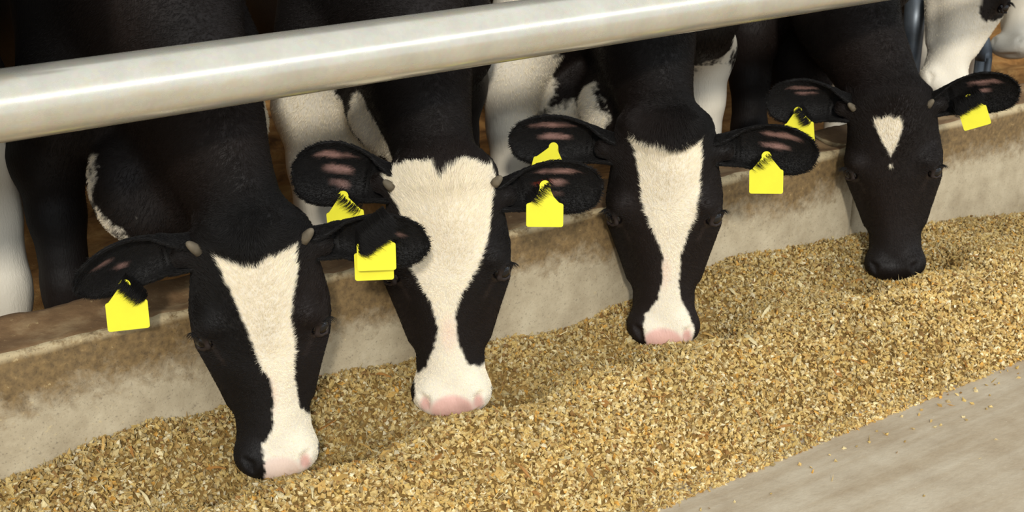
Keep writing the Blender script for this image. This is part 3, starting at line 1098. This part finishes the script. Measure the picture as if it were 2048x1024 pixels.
        for tg in sp.get('tags', []):
            nn, side = tg.pop('hair', 0), tg.pop('side', 1)
            if not nn: continue
            C, X, Z, Y = tg['C'], tg['X'] * side, tg['Z'], tg['Y']      # X points to the ear tip
            a = rng.random((nn, 3))
            cv = tg.pop('cov', .004); bd = tg.pop('band', .8)
            r0 = C - np.outer(-cv + (.04 + cv) * a[:, 0], X) + np.outer(.016 - .040 * a[:, 0] + .015 * (a[:, 1] - .5) * bd, Z) - Y * .012
            tip = np.outer(.016 + .012 * a[:, 2], X) - np.outer(.010 + .012 * a[:, 1], Z) + rng.normal(0, .003, (nn, 3))
            ex.append(np.stack([r0, r0 + tip * .5 + Y * .018, r0 + tip + Y * (.017 + .004 * a[:, 2:3])], 1))
        for sx in (-1, 1):
            ec, t1, e_ = eye_frame(sx)
            for q in range(46):
                t = rng.random()
                az, el = D_(45 + 95 * t), D_(30 + 16 * math.sin(t * math.pi))
                di = t1 * math.cos(el) * math.cos(az) + np.array([0, 0, 1.0]) * math.sin(el) + e_ * math.cos(el) * math.sin(az)
                p0 = ec + di * .026
                ou = e_ * .9 + np.array([0, 0, -.25]) - t1 * .3 + rng.normal(0, .15, 3)
                ex.append(np.array([[hd.w(*p0), hd.w(*(p0 + ou * .009)), hd.w(*(p0 + ou * .017 + np.array([0, 0, -.004])))]]))
        add_fur(root, P, nrm_rows(mixv(vn)), mixv(flow), mixv(c), mixv(length), np.concatenate(ex))
    # eyes and horn buds
    k = hd.k
    for sx in (-1, 1):
        if sp.get('eyes', True):
            uv_ball('eye', hd.w(*eye_frame(sx)[0]), (.0205 * k, .0205 * k, .0198 * k), hd.R, M_EYE, root)
        if sp.get('horns', True):
            hx, hzz, hs = sp.get('horn', (.100, -.022, 1.0))
            dirv = nrm(hd.R[0] * sx * .75 + hd.R[2] * .9 + hd.R[1] * .35)
            a = hd.w(sx * hx, sp.get('hy', -.035), hzz) - dirv * .010
            tube('horn_bud', [a, a + dirv * .014 * hs, a + dirv * .024 * hs, a + dirv * .030 * hs, a + dirv * .033 * hs], 
                 .0108 * k * hs ** .5, M_HORN, root, 14,
                 True, lambda t: [1.0, .90, .72, .50, .22][int(round(t * 4))])
    for tg in sp.get('tags', []):
        tg.pop('hair', 0), tg.pop('side', 1), tg.pop('cov', 0), tg.pop('band', 0)
        tag_plate(root, **tg)
    print('cow', round(time.time() - T0, 1), len(V), f.D.shape)
    return root


def nrm_rows(A):
    return A / (np.linalg.norm(A, axis=1)[:, None] + 1e-12)


def head_at(muz_px, poll_px, z=0.13, yaw=0.0, tilt=0.0):
    """muzzle tip on the feed; poll on the upright face plane that looks towards the alley"""
    m = atz(*muz_px, z)
    n = nrm(np.array([CAM[0] - m[0], CAM[1] - m[1], 0]))
    n2 = nrm(n * math.cos(tilt) + np.array([0, 0, math.sin(tilt)]))
    p = hit(*poll_px, m, n2)
    # the anchors are on the front of the muzzle and of the poll: shift the frame so that its origin plane is the forehead
    h = Head(m + n2 * 0.02, p + n2 * 0.02, yaw)
    return h


def ear(hd, b, t, wid, by=-.06, ty=-.06, up=(0, 0, 1), face=None, **kw):
    """b: base (local), t: tip as a photo position on the head-local plane y=ty"""
    B = hd.w(*b)
    T = hit(t[0], t[1], hd.w(0, ty, 0), hd.R[1])
    fc = hd.R[1] if face is None else hd.R.T @ np.array(face, float)
    d = dict(B=B, T=T, wid=wid, up=hd.R.T @ np.array(up, float), face=fc)
    d.update(kw)
    return d


def ear_tag_at(hd, px, py, y=-.02, **kw):
    C = hit(px, py, hd.w(0, y, 0), hd.R[1])
    Yv = nrm(np.array([CAM[0] - C[0], CAM[1] - C[1], 0.0]) + np.array([0, 0, kw.pop('tip', 0.12)]))
    Zv = nrm(np.array([0, 0, 1.0]) - Yv * Yv[2])
    Xv = np.cross(Zv, Yv)
    d = dict(C=C, X=Xv, Z=Zv, Y=Yv)
    d.update(kw)
    return d


# ---- the cow nearest the camera
h1 = head_at((559, 955), (497, 448))
poly1 = [(430, 520), (450, 524), (485, 532), (512, 530), (535, 515), (562, 506), (592, 498), (596, 540), (586, 580), (582, 640), (592, 690), (588, 740), (591, 775), (600, 832), (628, 862), (639, 905),
         (634, 960), (575, 975), (532, 985), (528, 905), (523, 895), (545, 865), (549, 800), (544, 770), (520, 730), (495, 660), (470, 600), (445, 550)]
cow1 = dict(blaze=[[h1.px(*q) for q in poly1]], pink=0.45, tuft=0.02, tuft_down=.6, whorl=-.27, horn=(.099, -.042, 1.0), wide=1.05, dew=.03, brz=.28,
            ears=[ear(h1, (-.085, -.075, -.06), (148, 580), .125, up=(.2, .25, 1), face=(-.2, .6, -.5), sag=.015, roll=.35, low=1.0, pat=((.1, .66, .84, .10, .8), (-.25, .55, .7, .10, .7))),
                  ear(h1, (.085, -.075, -.07), (858, 488), .110, up=(-.1, .3, 1), face=(.2, .6, -.55), sag=.010, roll=-.35, low=1.0, pat=((.1, .66, .84, .09, .7), (-.25, .55, .7, .08, .6)))],
            tags=[ear_tag_at(h1, 249, 570, -.042, hair=420, side=-1, cov=-.004), ear_tag_at(h1, 751, 455, -.035, scale=.96, hair=3200, side=1, cov=.016, band=3.2, stud=False), ear_tag_at(h1, 746, 474, -.06, scale=.98, stud=False)])
lR, lL = at(118, 430, .42), at(470, 300, .38)
cow1['lumps'] = [(np.array([.940, .225, .645]), (.045, .08, .085)), (np.array([.985, .19, .575]), (.05, .06, .05))]
cow1['white'] = [(np.array([.915, .235, .665]), np.array([.925, .215, .61]), .034), (np.array([.93, .21, .60]), np.array([1.01, .17, .545]), .04), (lL + [0, 0, .05], lL * [1, 1, 0], .13)]
C1 = make_cow('black cow whose muzzle is half black and half white, nearest the camera', h1, (lR[:2], lL[:2]), D_(1), cow1, fur=150000)

# ---- the cow with the broad blaze
h2 = head_at((905, 832), (884, 330))
poly2 = [(765, 372), (790, 350), (830, 333), (862, 330), (882, 366), (925, 322), (945, 330), (986, 352), (991, 375), (983, 420), (978, 480), (955, 540), (922, 590), (910, 640), (918, 700), (935, 735),
         (968, 752), (985, 775), (985, 860), (825, 860), (828, 775), (850, 750), (870, 700), (878, 660), (860, 600), (828, 545), (818, 480), (798, 430)]
cow2 = dict(blaze=[[h2.px(*q) for q in poly2]], pink=1.0, tuft=.016, tuftd=3, whorl=-.22, horn=(.102, -.040, .75),
            ears=[ear(h2, (-.08, -.075, -.055), (584, 338), .130, up=(.35, .1, 1), face=(-.1, 1, .05), sag=.01, low=1.25),
                  ear(h2, (.08, -.075, -.086), (1206, 368), .106, up=(-.1, .1, 1), face=(.1, 1, .05), sag=.012, low=1.3, red=1.0)],
            tags=[ear_tag_at(h2, 686, 392, -.042, lean=D_(4), hair=110, side=-1), ear_tag_at(h2, 1090, 371, -.042, dark=True, concave=True, hair=120, side=1)])
lR, lL = at(625, 270, .42), at(912, 250, .42)
cow2['white'] = [(lR + [0, 0, .05], lR * [1, 1, 0], .13), (at(725, 215, .36), at(740, 340, .32), .10), (at(735, 250, .2), at(745, 330, .15), .07)]
cow2['lumps'] = [(at(728, 250, .40), (.075, .09, .14))]
C2 = make_cow('cow with the broadest white blaze and an all-white muzzle with pink nose', h2, (lR[:2], lL[:2]), D_(20), cow2, fur=150000)

# ---- the cow with the straight blaze
h3 = head_at((1326, 695), (1328, 238))
poly3 = [(1265, 280), (1290, 268), (1320, 268), (1345, 282), (1370, 292), (1400, 286), (1403, 330), (1398, 380), (1391, 430), (1372, 480), (1360, 520), (1358, 570), (1362, 610), (1380, 640), (1388, 665),
         (1382, 720), (1300, 720), (1286, 655), (1290, 635), (1315, 605), (1325, 560), (1325, 510), (1300, 450), (1285, 400), (1275, 340)]
cow3 = dict(blaze=[[h3.px(*q) for q in poly3]], pink=1.0, tuft=.030, tuft_down=1.0, tuftd=5, whorl=-.2, brz=.34, horns=False,
            ears=[ear(h3, (-.085, -.075, -.085), (1018, 276), .12, up=(.15, .2, 1), face=(-.1, 1, -.15), sag=.012, low=1.2, pat=((.4, .42, .85, .22, 1), (-.08, .45, .75, .12, .9))),
                  ear(h3, (.085, -.075, -.085), (1637, 308), .115, up=(-.1, .2, 1), face=(.1, 1, -.15), sag=.014, low=1.2, pat=((.38, .45, .85, .2, 1), (-.1, .5, .75, .12, .9)))],
            tags=[ear_tag_at(h3, 1107, 294, -.042, lean=D_(-14), text=('Le', 'De')), ear_tag_at(h3, 1533, 312, -.042, lean=D_(3), hair=60, side=1)])
lR, lL = at(1022, 230, .42), at(1412, 170, .34)
cow3['white'] = [(lR + [-.03, 0, .35], lR * [1, 1, 0], .13), (lL + [0, 0, .3], lL * [1, 1, 0], .085), (at(1125, 225, .40), at(1165, 250, .34), .085), (at(1150, 215, .25), at(1165, 250, .15), .06)]
cow3['lumps'] = [(at(1130, 205, .42), (.085, .10, .13))]
C3 = make_cow('cow with a straight white blaze and a shaggy black tuft on its poll', h3, (lR[:2], lL[:2]), D_(26), cow3, fur=150000)

# ---- the black cow with the diamond
h4 = head_at((1790, 560), (1780, 183))
poly4 = [(1748, 240), (1762, 237), (1775, 232), (1803, 235), (1805, 255), (1795, 285), (1782, 311), (1770, 290), (1755, 265)]
poly4b = [(1778, 327), (1786, 327), (1786, 335), (1778, 335)]
cow4 = dict(neck=.72, bow=-.06, blaze=[[h4.px(*q) for q in poly4], [h4.px(*q) for q in poly4b]], tuft=.006, horn=(.098, -.040, .75),
            ears=[ear(h4, (-.08, -.075, -.06), (1532, 200), .12, up=(.15, .2, 1), face=(-.1, 1, -.1), sag=.012, pat=((.42, .45, .78, .13, .8), (.12, .45, .72, .08, .7))),
                  ear(h4, (.08, -.075, -.06), (2040, 176), .105, up=(-.25, .2, 1), face=(.1, 1, -.1), sag=.012, pat=((.3, .48, .84, .2, .9), (-.1, .5, .7, .1, .8)))],
            tags=[ear_tag_at(h4, 1596, 222, -.042, lean=D_(8), hair=260, side=-1, cov=-.010), ear_tag_at(h4, 1938, 196, -.042, lean=D_(22), scale=.9, hair=1500, side=1, cov=.014, band=2.4, stud=False)])
lR, lL = at(1505, 150, .45), at(1735, 150, .45)
cow4['lumps'] = [(at(1600, 120, .46), (.11, .12, .16))]
C4 = make_cow('black cow with a small white diamond on its forehead', h4, (lR[:2], lL[:2]), D_(22), cow4, fur=110000)

# ---- behind: white-faced cow, pale-muzzled cow, cow of which one leg shows
m5 = at(1888, 188, .22); p5 = m5 + C_RT * .10 + np.array([.06, .05, .50])
h5 = Head(m5, p5, D_(10))
lR, lL = np.array([3.98, .97, .6]), np.array([4.30, .87, .6])
cow5 = dict(white=[(h5.w(0, -.1, -.6), h5.w(0, -.1, -.12), .24), (lR + [0, 0, .2], lR * [1, 1, 0], .2), (lL + [0, 0, .2], lL * [1, 1, 0], .2)], wide=1.0, horns=False,
            dark=[(h5.w(.085, -.03, -.22), h5.w(.06, -.03, -.15), .06), (h5.w(-.10, -.03, -.17), h5.w(-.1, -.03, -.1), .05)],
            ears=[ear(h5, (-.08, -.075, -.06), (1700, -190), .12), ear(h5, (.08, -.075, -.06), (2200, -190), .12)])
C5 = make_cow('cow with a long white face hanging behind the black cow with the diamond', h5, (lR[:2], lL[:2]), D_(38), cow5, fur=20000, detail=.007)
m6 = at(2006, 97, .55); p6 = m6 + np.array([.30, .12, .38])
h6 = Head(m6, p6, D_(-25))
lR, lL = np.array([5.00, 1.12, .6]), np.array([5.34, 1.02, .6])
cow6 = dict(white=[(h6.w(0, -.1, -.6), h6.w(0, -.1, .1), .4), (lR + [0, 0, .2], lR * [1, 1, 0], .3)], pink=0, horns=False,
            ears=[ear(h6, (-.08, -.075, -.06), (2150, -190), .12), ear(h6, (.08, -.075, -.06), (2500, -190), .12)])
C6 = make_cow('pale cow of which just a cream muzzle shows past the long white face', h6, (lR[:2], lL[:2]), D_(42), cow6, fur=0, detail=.008)
lL = at(0, 480, .50); lR = lL + np.array([-.46, .02, 0])
p0 = np.array([lL[0] - .20, -.10, 1.42]); m0 = p0 + np.array([-.12, -.40, -.22])
h0 = Head(m0, p0, face=np.array([-.2, -.3, .8]))
cow0 = dict(white=[(lL + [0, 0, .1], lL * [1, 1, 0], .16)], horns=False,
            ears=[dict(B=h0.w(-.08, -.075, -.06), T=h0.w(-.28, -.09, -.05), wid=.12, up=h0.R[2], face=h0.R[1]), dict(B=h0.w(.08, -.075, -.06), T=h0.w(.28, -.09, -.05), wid=.12, up=h0.R[2], face=h0.R[1])])
C0 = make_cow('cow of which one white foreleg shows beside a black foreleg', h0, (lR[:2], lL[:2]), D_(-10), cow0, fur=0, detail=.010)

# ------------------------------------------------------------------ pen steel behind the cows on the far side
pp = at(1822, 100, .42)
post = empty('stall_post', (pp[0], pp[1], 0), 'blue-grey steel post between the black cow and the long white face', 'post')
tube('pipe', [(pp[0], pp[1], z) for z in (-.02, .3, .6, .73)], .034, M_BLUE, post, 24)
tube('flange', [(pp[0], pp[1], z) for z in (-.02, .01, .03)], .06, M_BLUE, post, 24)
q0 = at(1967, 120, .62)
hoop = empty('stall_hoop', (q0[0], q0[1], 0), 'bent grey steel tube standing beside the long white face', 'divider')
arc = [(q0[0], q0[1], z) for z in (-.02, .2, .4, q0[2])] + [(q0[0] - .22 * (1 - math.cos(a)), q0[1] + .20 * (1 - math.cos(a)), q0[2] + .22 * math.sin(a)) for a in np.linspace(.15, math.pi / 2, 9)] + [(q0[0] - .30, q0[1] + .28, q0[2] + .22)]
tube('pipe', arc, .03, M_BLUE, hoop, 24)

# ------------------------------------------------------------------ feed
MUZ = [h.muz for h in (h1, h2, h3, h4)]


def pile_h(X, Y, fine=True):
    P = np.stack([X, Y, X * 0], -1)
    edge = np.interp(X, [0, 1.70, 1.76, 1.9, 2.25, 2.55, 3.0, 3.6, 5], [-.03, -.022, .003, -.002, .024, -.004, -.055, -.06, -.02]) + 0.008 * vnoise(P * np.array([1, 0, 0]), 11, 42)
    prof = np.interp(Y - edge * np.clip(-Y * 3, 0, 1), [-.66, -.55, -.50, -.45, -.38, -.30, -.22, -.13], [-.03, -.012, 0.004, .045, .098, .135, .150, .142])
    wl = np.interp(X, [.2, .59, .68, .885, .99, 1.275, 1.385, 1.73, 1.91, 2.11, 2.45, 2.73, 2.94, 3.39, 3.77, 4.5], [.19, .195, .211, .235, .214, .222, .204, .184, .17, .185, .221, .202, .188, .141, .08, .06])
    t = np.clip((Y + .15) / .15, 0, 1.2)
    prof = prof + (wl - .142) * t * t * (3 - 2 * np.minimum(t, 1))
    h = prof + 0.010 * vnoise(P, 5, 43) * np.clip((Y + .5) * 8, 0, 1) * np.clip(-Y * 12, 0, 1) + 0.005 * vnoise(P, 17, 44)
    h = h * np.clip(np.minimum(X - .05, 6.3 - X) / .22, 0, 1) ** .7 - .006 * (np.minimum(X - .05, 6.3 - X) < .02)
    for m in MUZ:
        for dx, dy, a, sx, sy in ((0, .03, -.012, .10, .07), (.16, .02, -.066, .085, .06), (-.13, .03, -.040, .065, .055), (0.03, -.095, .028, .14, .045), (.30, -.06, .014, .10, .06)):
            h = h + a * np.exp(-((X - m[0] - dx) / sx) ** 2 - ((Y - m[1] - dy) / sy) ** 2)
    return h


def build_pile():
    xs = np.arange(0.05, 6.3, .012); ys = np.concatenate([np.arange(-.64, 0.03, .012)])
    X, Y = np.meshgrid(xs, ys, indexing='ij')
    V0 = np.stack([X, Y, pile_h(X, Y) - .004], -1).reshape(-1, 3)
    i = np.arange(len(xs) * len(ys)).reshape(len(xs), len(ys))
    F0 = np.stack([i[:-1, :-1], i[1:, :-1], i[1:, 1:], i[:-1, 1:]], -1).reshape(-1, 4)
    c0 = np.tile(np.array(srgb(150, 118, 62)[:3]), (len(V0), 1)) * (0.75 + 0.3 * vnoise(V0, 120, 51))[:, None]
    o = np_mesh('feed_pile', V0, F0, M_FEED)
    set_color(o, 'grain', np.clip(c0, 0, 1))
    return o


PAL = np.array([srgb(*q)[:3] for q in ((214, 188, 126), (202, 170, 106), (228, 209, 158), (182, 148, 88), (210, 180, 110), (150, 114, 66), (216, 164, 78), (186, 164, 120), (238, 224, 186), (168, 144, 94), (214, 191, 136))])
PW = np.array([.19, .17, .14, .10, .14, .06, .035, .05, .035, .04, .04]); PW = PW / PW.sum()


def grains(n, xfun, big=1.0):
    """n crushed granules as one mesh of small irregular solids"""
    x, y, lift = xfun(n)
    z = pile_h(x, y)
    z = np.maximum(z, 0.0) + lift
    C = np.stack([x, y, z], -1)
    oct_ = np.array([[1, 0, 0], [-1, 0, 0], [0, 1, 0], [0, -1, 0], [0, 0, 1], [0, 0, -1]], float)
    of = np.array([[0, 2, 4], [2, 1, 4], [1, 3, 4], [3, 0, 4], [2, 0, 5], [1, 2, 5], [3, 1, 5], [0, 3, 5]])
    sz = (0.0034 + 0.0032 * rng.random(n) ** 1.5) * big
    flake = rng.random(n) < .30
    dims = np.stack([sz * (1 + .7 * rng.random(n)), sz * (.75 + .4 * rng.random(n)), np.where(flake, sz * .25, sz * (.6 + .3 * rng.random(n)))], -1)
    stick = rng.random(n) < .13
    dims[stick] = np.stack([sz * (1.8 + 2 * rng.random(n)), sz * .3, sz * .2], -1)[stick]
    V = oct_[None] * dims[:, None, :]
    # irregular corners: slide each corner sideways
    V = V + rng.normal(0, .2, V.shape) * dims[:, None, :]
    q = rng.normal(0, 1, (n, 4)); q /= np.linalg.norm(q, axis=1)[:, None]
    a, b, c, d = q.T
    Rm = np.stack([np.stack([a * a + b * b - c * c - d * d, 2 * (b * c - a * d), 2 * (b * d + a * c)], -1),
                   np.stack([2 * (b * c + a * d), a * a - b * b + c * c - d * d, 2 * (c * d - a * b)], -1),
                   np.stack([2 * (b * d - a * c), 2 * (c * d + a * b), a * a - b * b - c * c + d * d], -1)], 1)
    V = np.einsum('nij,nkj->nki', Rm, V) + C[:, None, :]
    Fa = (of[None] + (np.arange(n) * 6)[:, None, None]).reshape(-1, 3)
    col = PAL[rng.choice(len(PAL), n, p=PW)] * (0.86 + .28 * rng.random(n))[:, None]
    moist_shade = np.interp(y, [-.5, -.3, -.16, -.05], [1.06, 1.0, .80, .76]) + .13 * vnoise(C, 7, 71)
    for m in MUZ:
        moist_shade = moist_shade - .16 * np.exp(-((x - m[0] - .06) / .17) ** 2 - ((y - m[1] - .03) / .075) ** 2)  # shade around each muzzle painted into the grain colour, besides damp eaten feed
    col = col * (.97 * moist_shade)[:, None] * np.array([1.0, .985, .95])
    return V.reshape(-1, 3), Fa, np.repeat(np.clip(col, 0, 1), 6, 0)


def pile_xy(n):
    x = 0.1 + 6.15 * rng.random(n) ** 1.35
    y = -.56 + .565 * rng.random(n)
    return x, y, rng.normal(.0012, .0022, n)


def crumb_xy(n):
    x = 0.6 + 4.4 * rng.random(n)
    y = -.50 - np.abs(rng.exponential(.05, n))
    far = rng.random(n) < .16
    y = np.where(far, -.5 - 1.0 * rng.random(n), y)
    return x, y, np.full(n, .002)


pile = build_pile()
tag(pile, 'long heap of crushed golden feed lying against the curb', 'feed', kind='stuff')
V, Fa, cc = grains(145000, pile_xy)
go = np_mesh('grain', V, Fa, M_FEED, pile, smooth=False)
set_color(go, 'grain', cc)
go['kind'] = 'stuff'
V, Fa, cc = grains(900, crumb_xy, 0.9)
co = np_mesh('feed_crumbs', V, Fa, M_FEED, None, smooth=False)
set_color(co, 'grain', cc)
tag(co, 'loose feed crumbs scattered on the concrete alley floor', 'crumbs', kind='stuff')

# larger husk flakes that can be told apart
FLK = []
for k in range(6):
    L_, W_ = [(.020, .012), (.036, .007), (.048, .006), (.026, .014), (.060, .005), (.018, .014)][k]
    bm = bmesh.new()
    n = 5
    top, bot = [], []
    for s in range(n):
        t = s / (n - 1) - .5
        ww = W_ * .5 * (1 - .75 * abs(t * 2) ** 2.2) * (1 + .3 * math.sin(s * 2.3 + k))
        zz = .004 * math.sin(t * 3 + k) * (1 + .5 * (k % 3))
        top.append([bm.verts.new((t * L_, sy * ww, zz + .0007)) for sy in (-1, 1)])
        bot.append([bm.verts.new((t * L_, sy * ww, zz - .0007)) for sy in (-1, 1)])
    for s in range(n - 1):
        bm.faces.new((top[s][0], top[s + 1][0], top[s + 1][1], top[s][1]))
        bm.faces.new((bot[s][1], bot[s + 1][1], bot[s + 1][0], bot[s][0]))
        for e in (0, 1):
            bm.faces.new((top[s][e], bot[s][e], bot[s + 1][e], top[s + 1][e]))
    bm.faces.new((top[0][0], top[0][1], bot[0][1], bot[0][0])); bm.faces.new((top[-1][1], top[-1][0], bot[-1][0], bot[-1][1]))
    bmesh.ops.recalc_face_normals(bm, faces=bm.faces)
    for ci, colr in enumerate(((226, 208, 158), (206, 166, 92), (176, 124, 60))):
        me = bpy.data.meshes.new('husk_flake')
        bm.to_mesh(me)
        me.materials.append(bpy.data.materials.get('husk_%d' % ci) or simple_mat('husk_%d' % ci, srgb(*colr), .7, var=.12, scale=90))
        FLK.append(me)
    bm.free()
flake_xy = [(1235, 1005), (680, 985), (265, 958), (1000, 935), (1180, 895), (870, 935), (1385, 730), (1460, 625), (1600, 572), (690, 775), (700, 800), (660, 760), (1530, 630), (640, 905), (1300, 880), (1500, 690)]
spots = []
for p in flake_xy:
    w = atz(*p, .12)
    for _ in range(4): w = atz(*p, float(pile_h(np.array([w[0]]), np.array([w[1]]))[0]))
    spots.append((w[0], w[1]))
for _ in range(234): spots.append((.5 + 3.6 * rng.random() ** 1.3, -.52 + .50 * rng.random()))
for k, (x, y) in enumerate(spots):
    me = FLK[(2 * 3) if k == 0 else int(rng.integers(len(FLK)))]
    o = bpy.data.objects.new('husk_flake', me)
    COL.objects.link(o)
    o.location = (x, y, max(0.0, float(pile_h(np.array([x]), np.array([y]))[0])) + .0045)
    o.rotation_euler = (rng.normal(0, .3), rng.normal(0, .3), rng.random() * 6.28)
    if k < len(flake_xy): o.scale = (1.35, 1.5, 1.1)
    o.parent = pile

print('built in', round(time.time() - T0, 1))
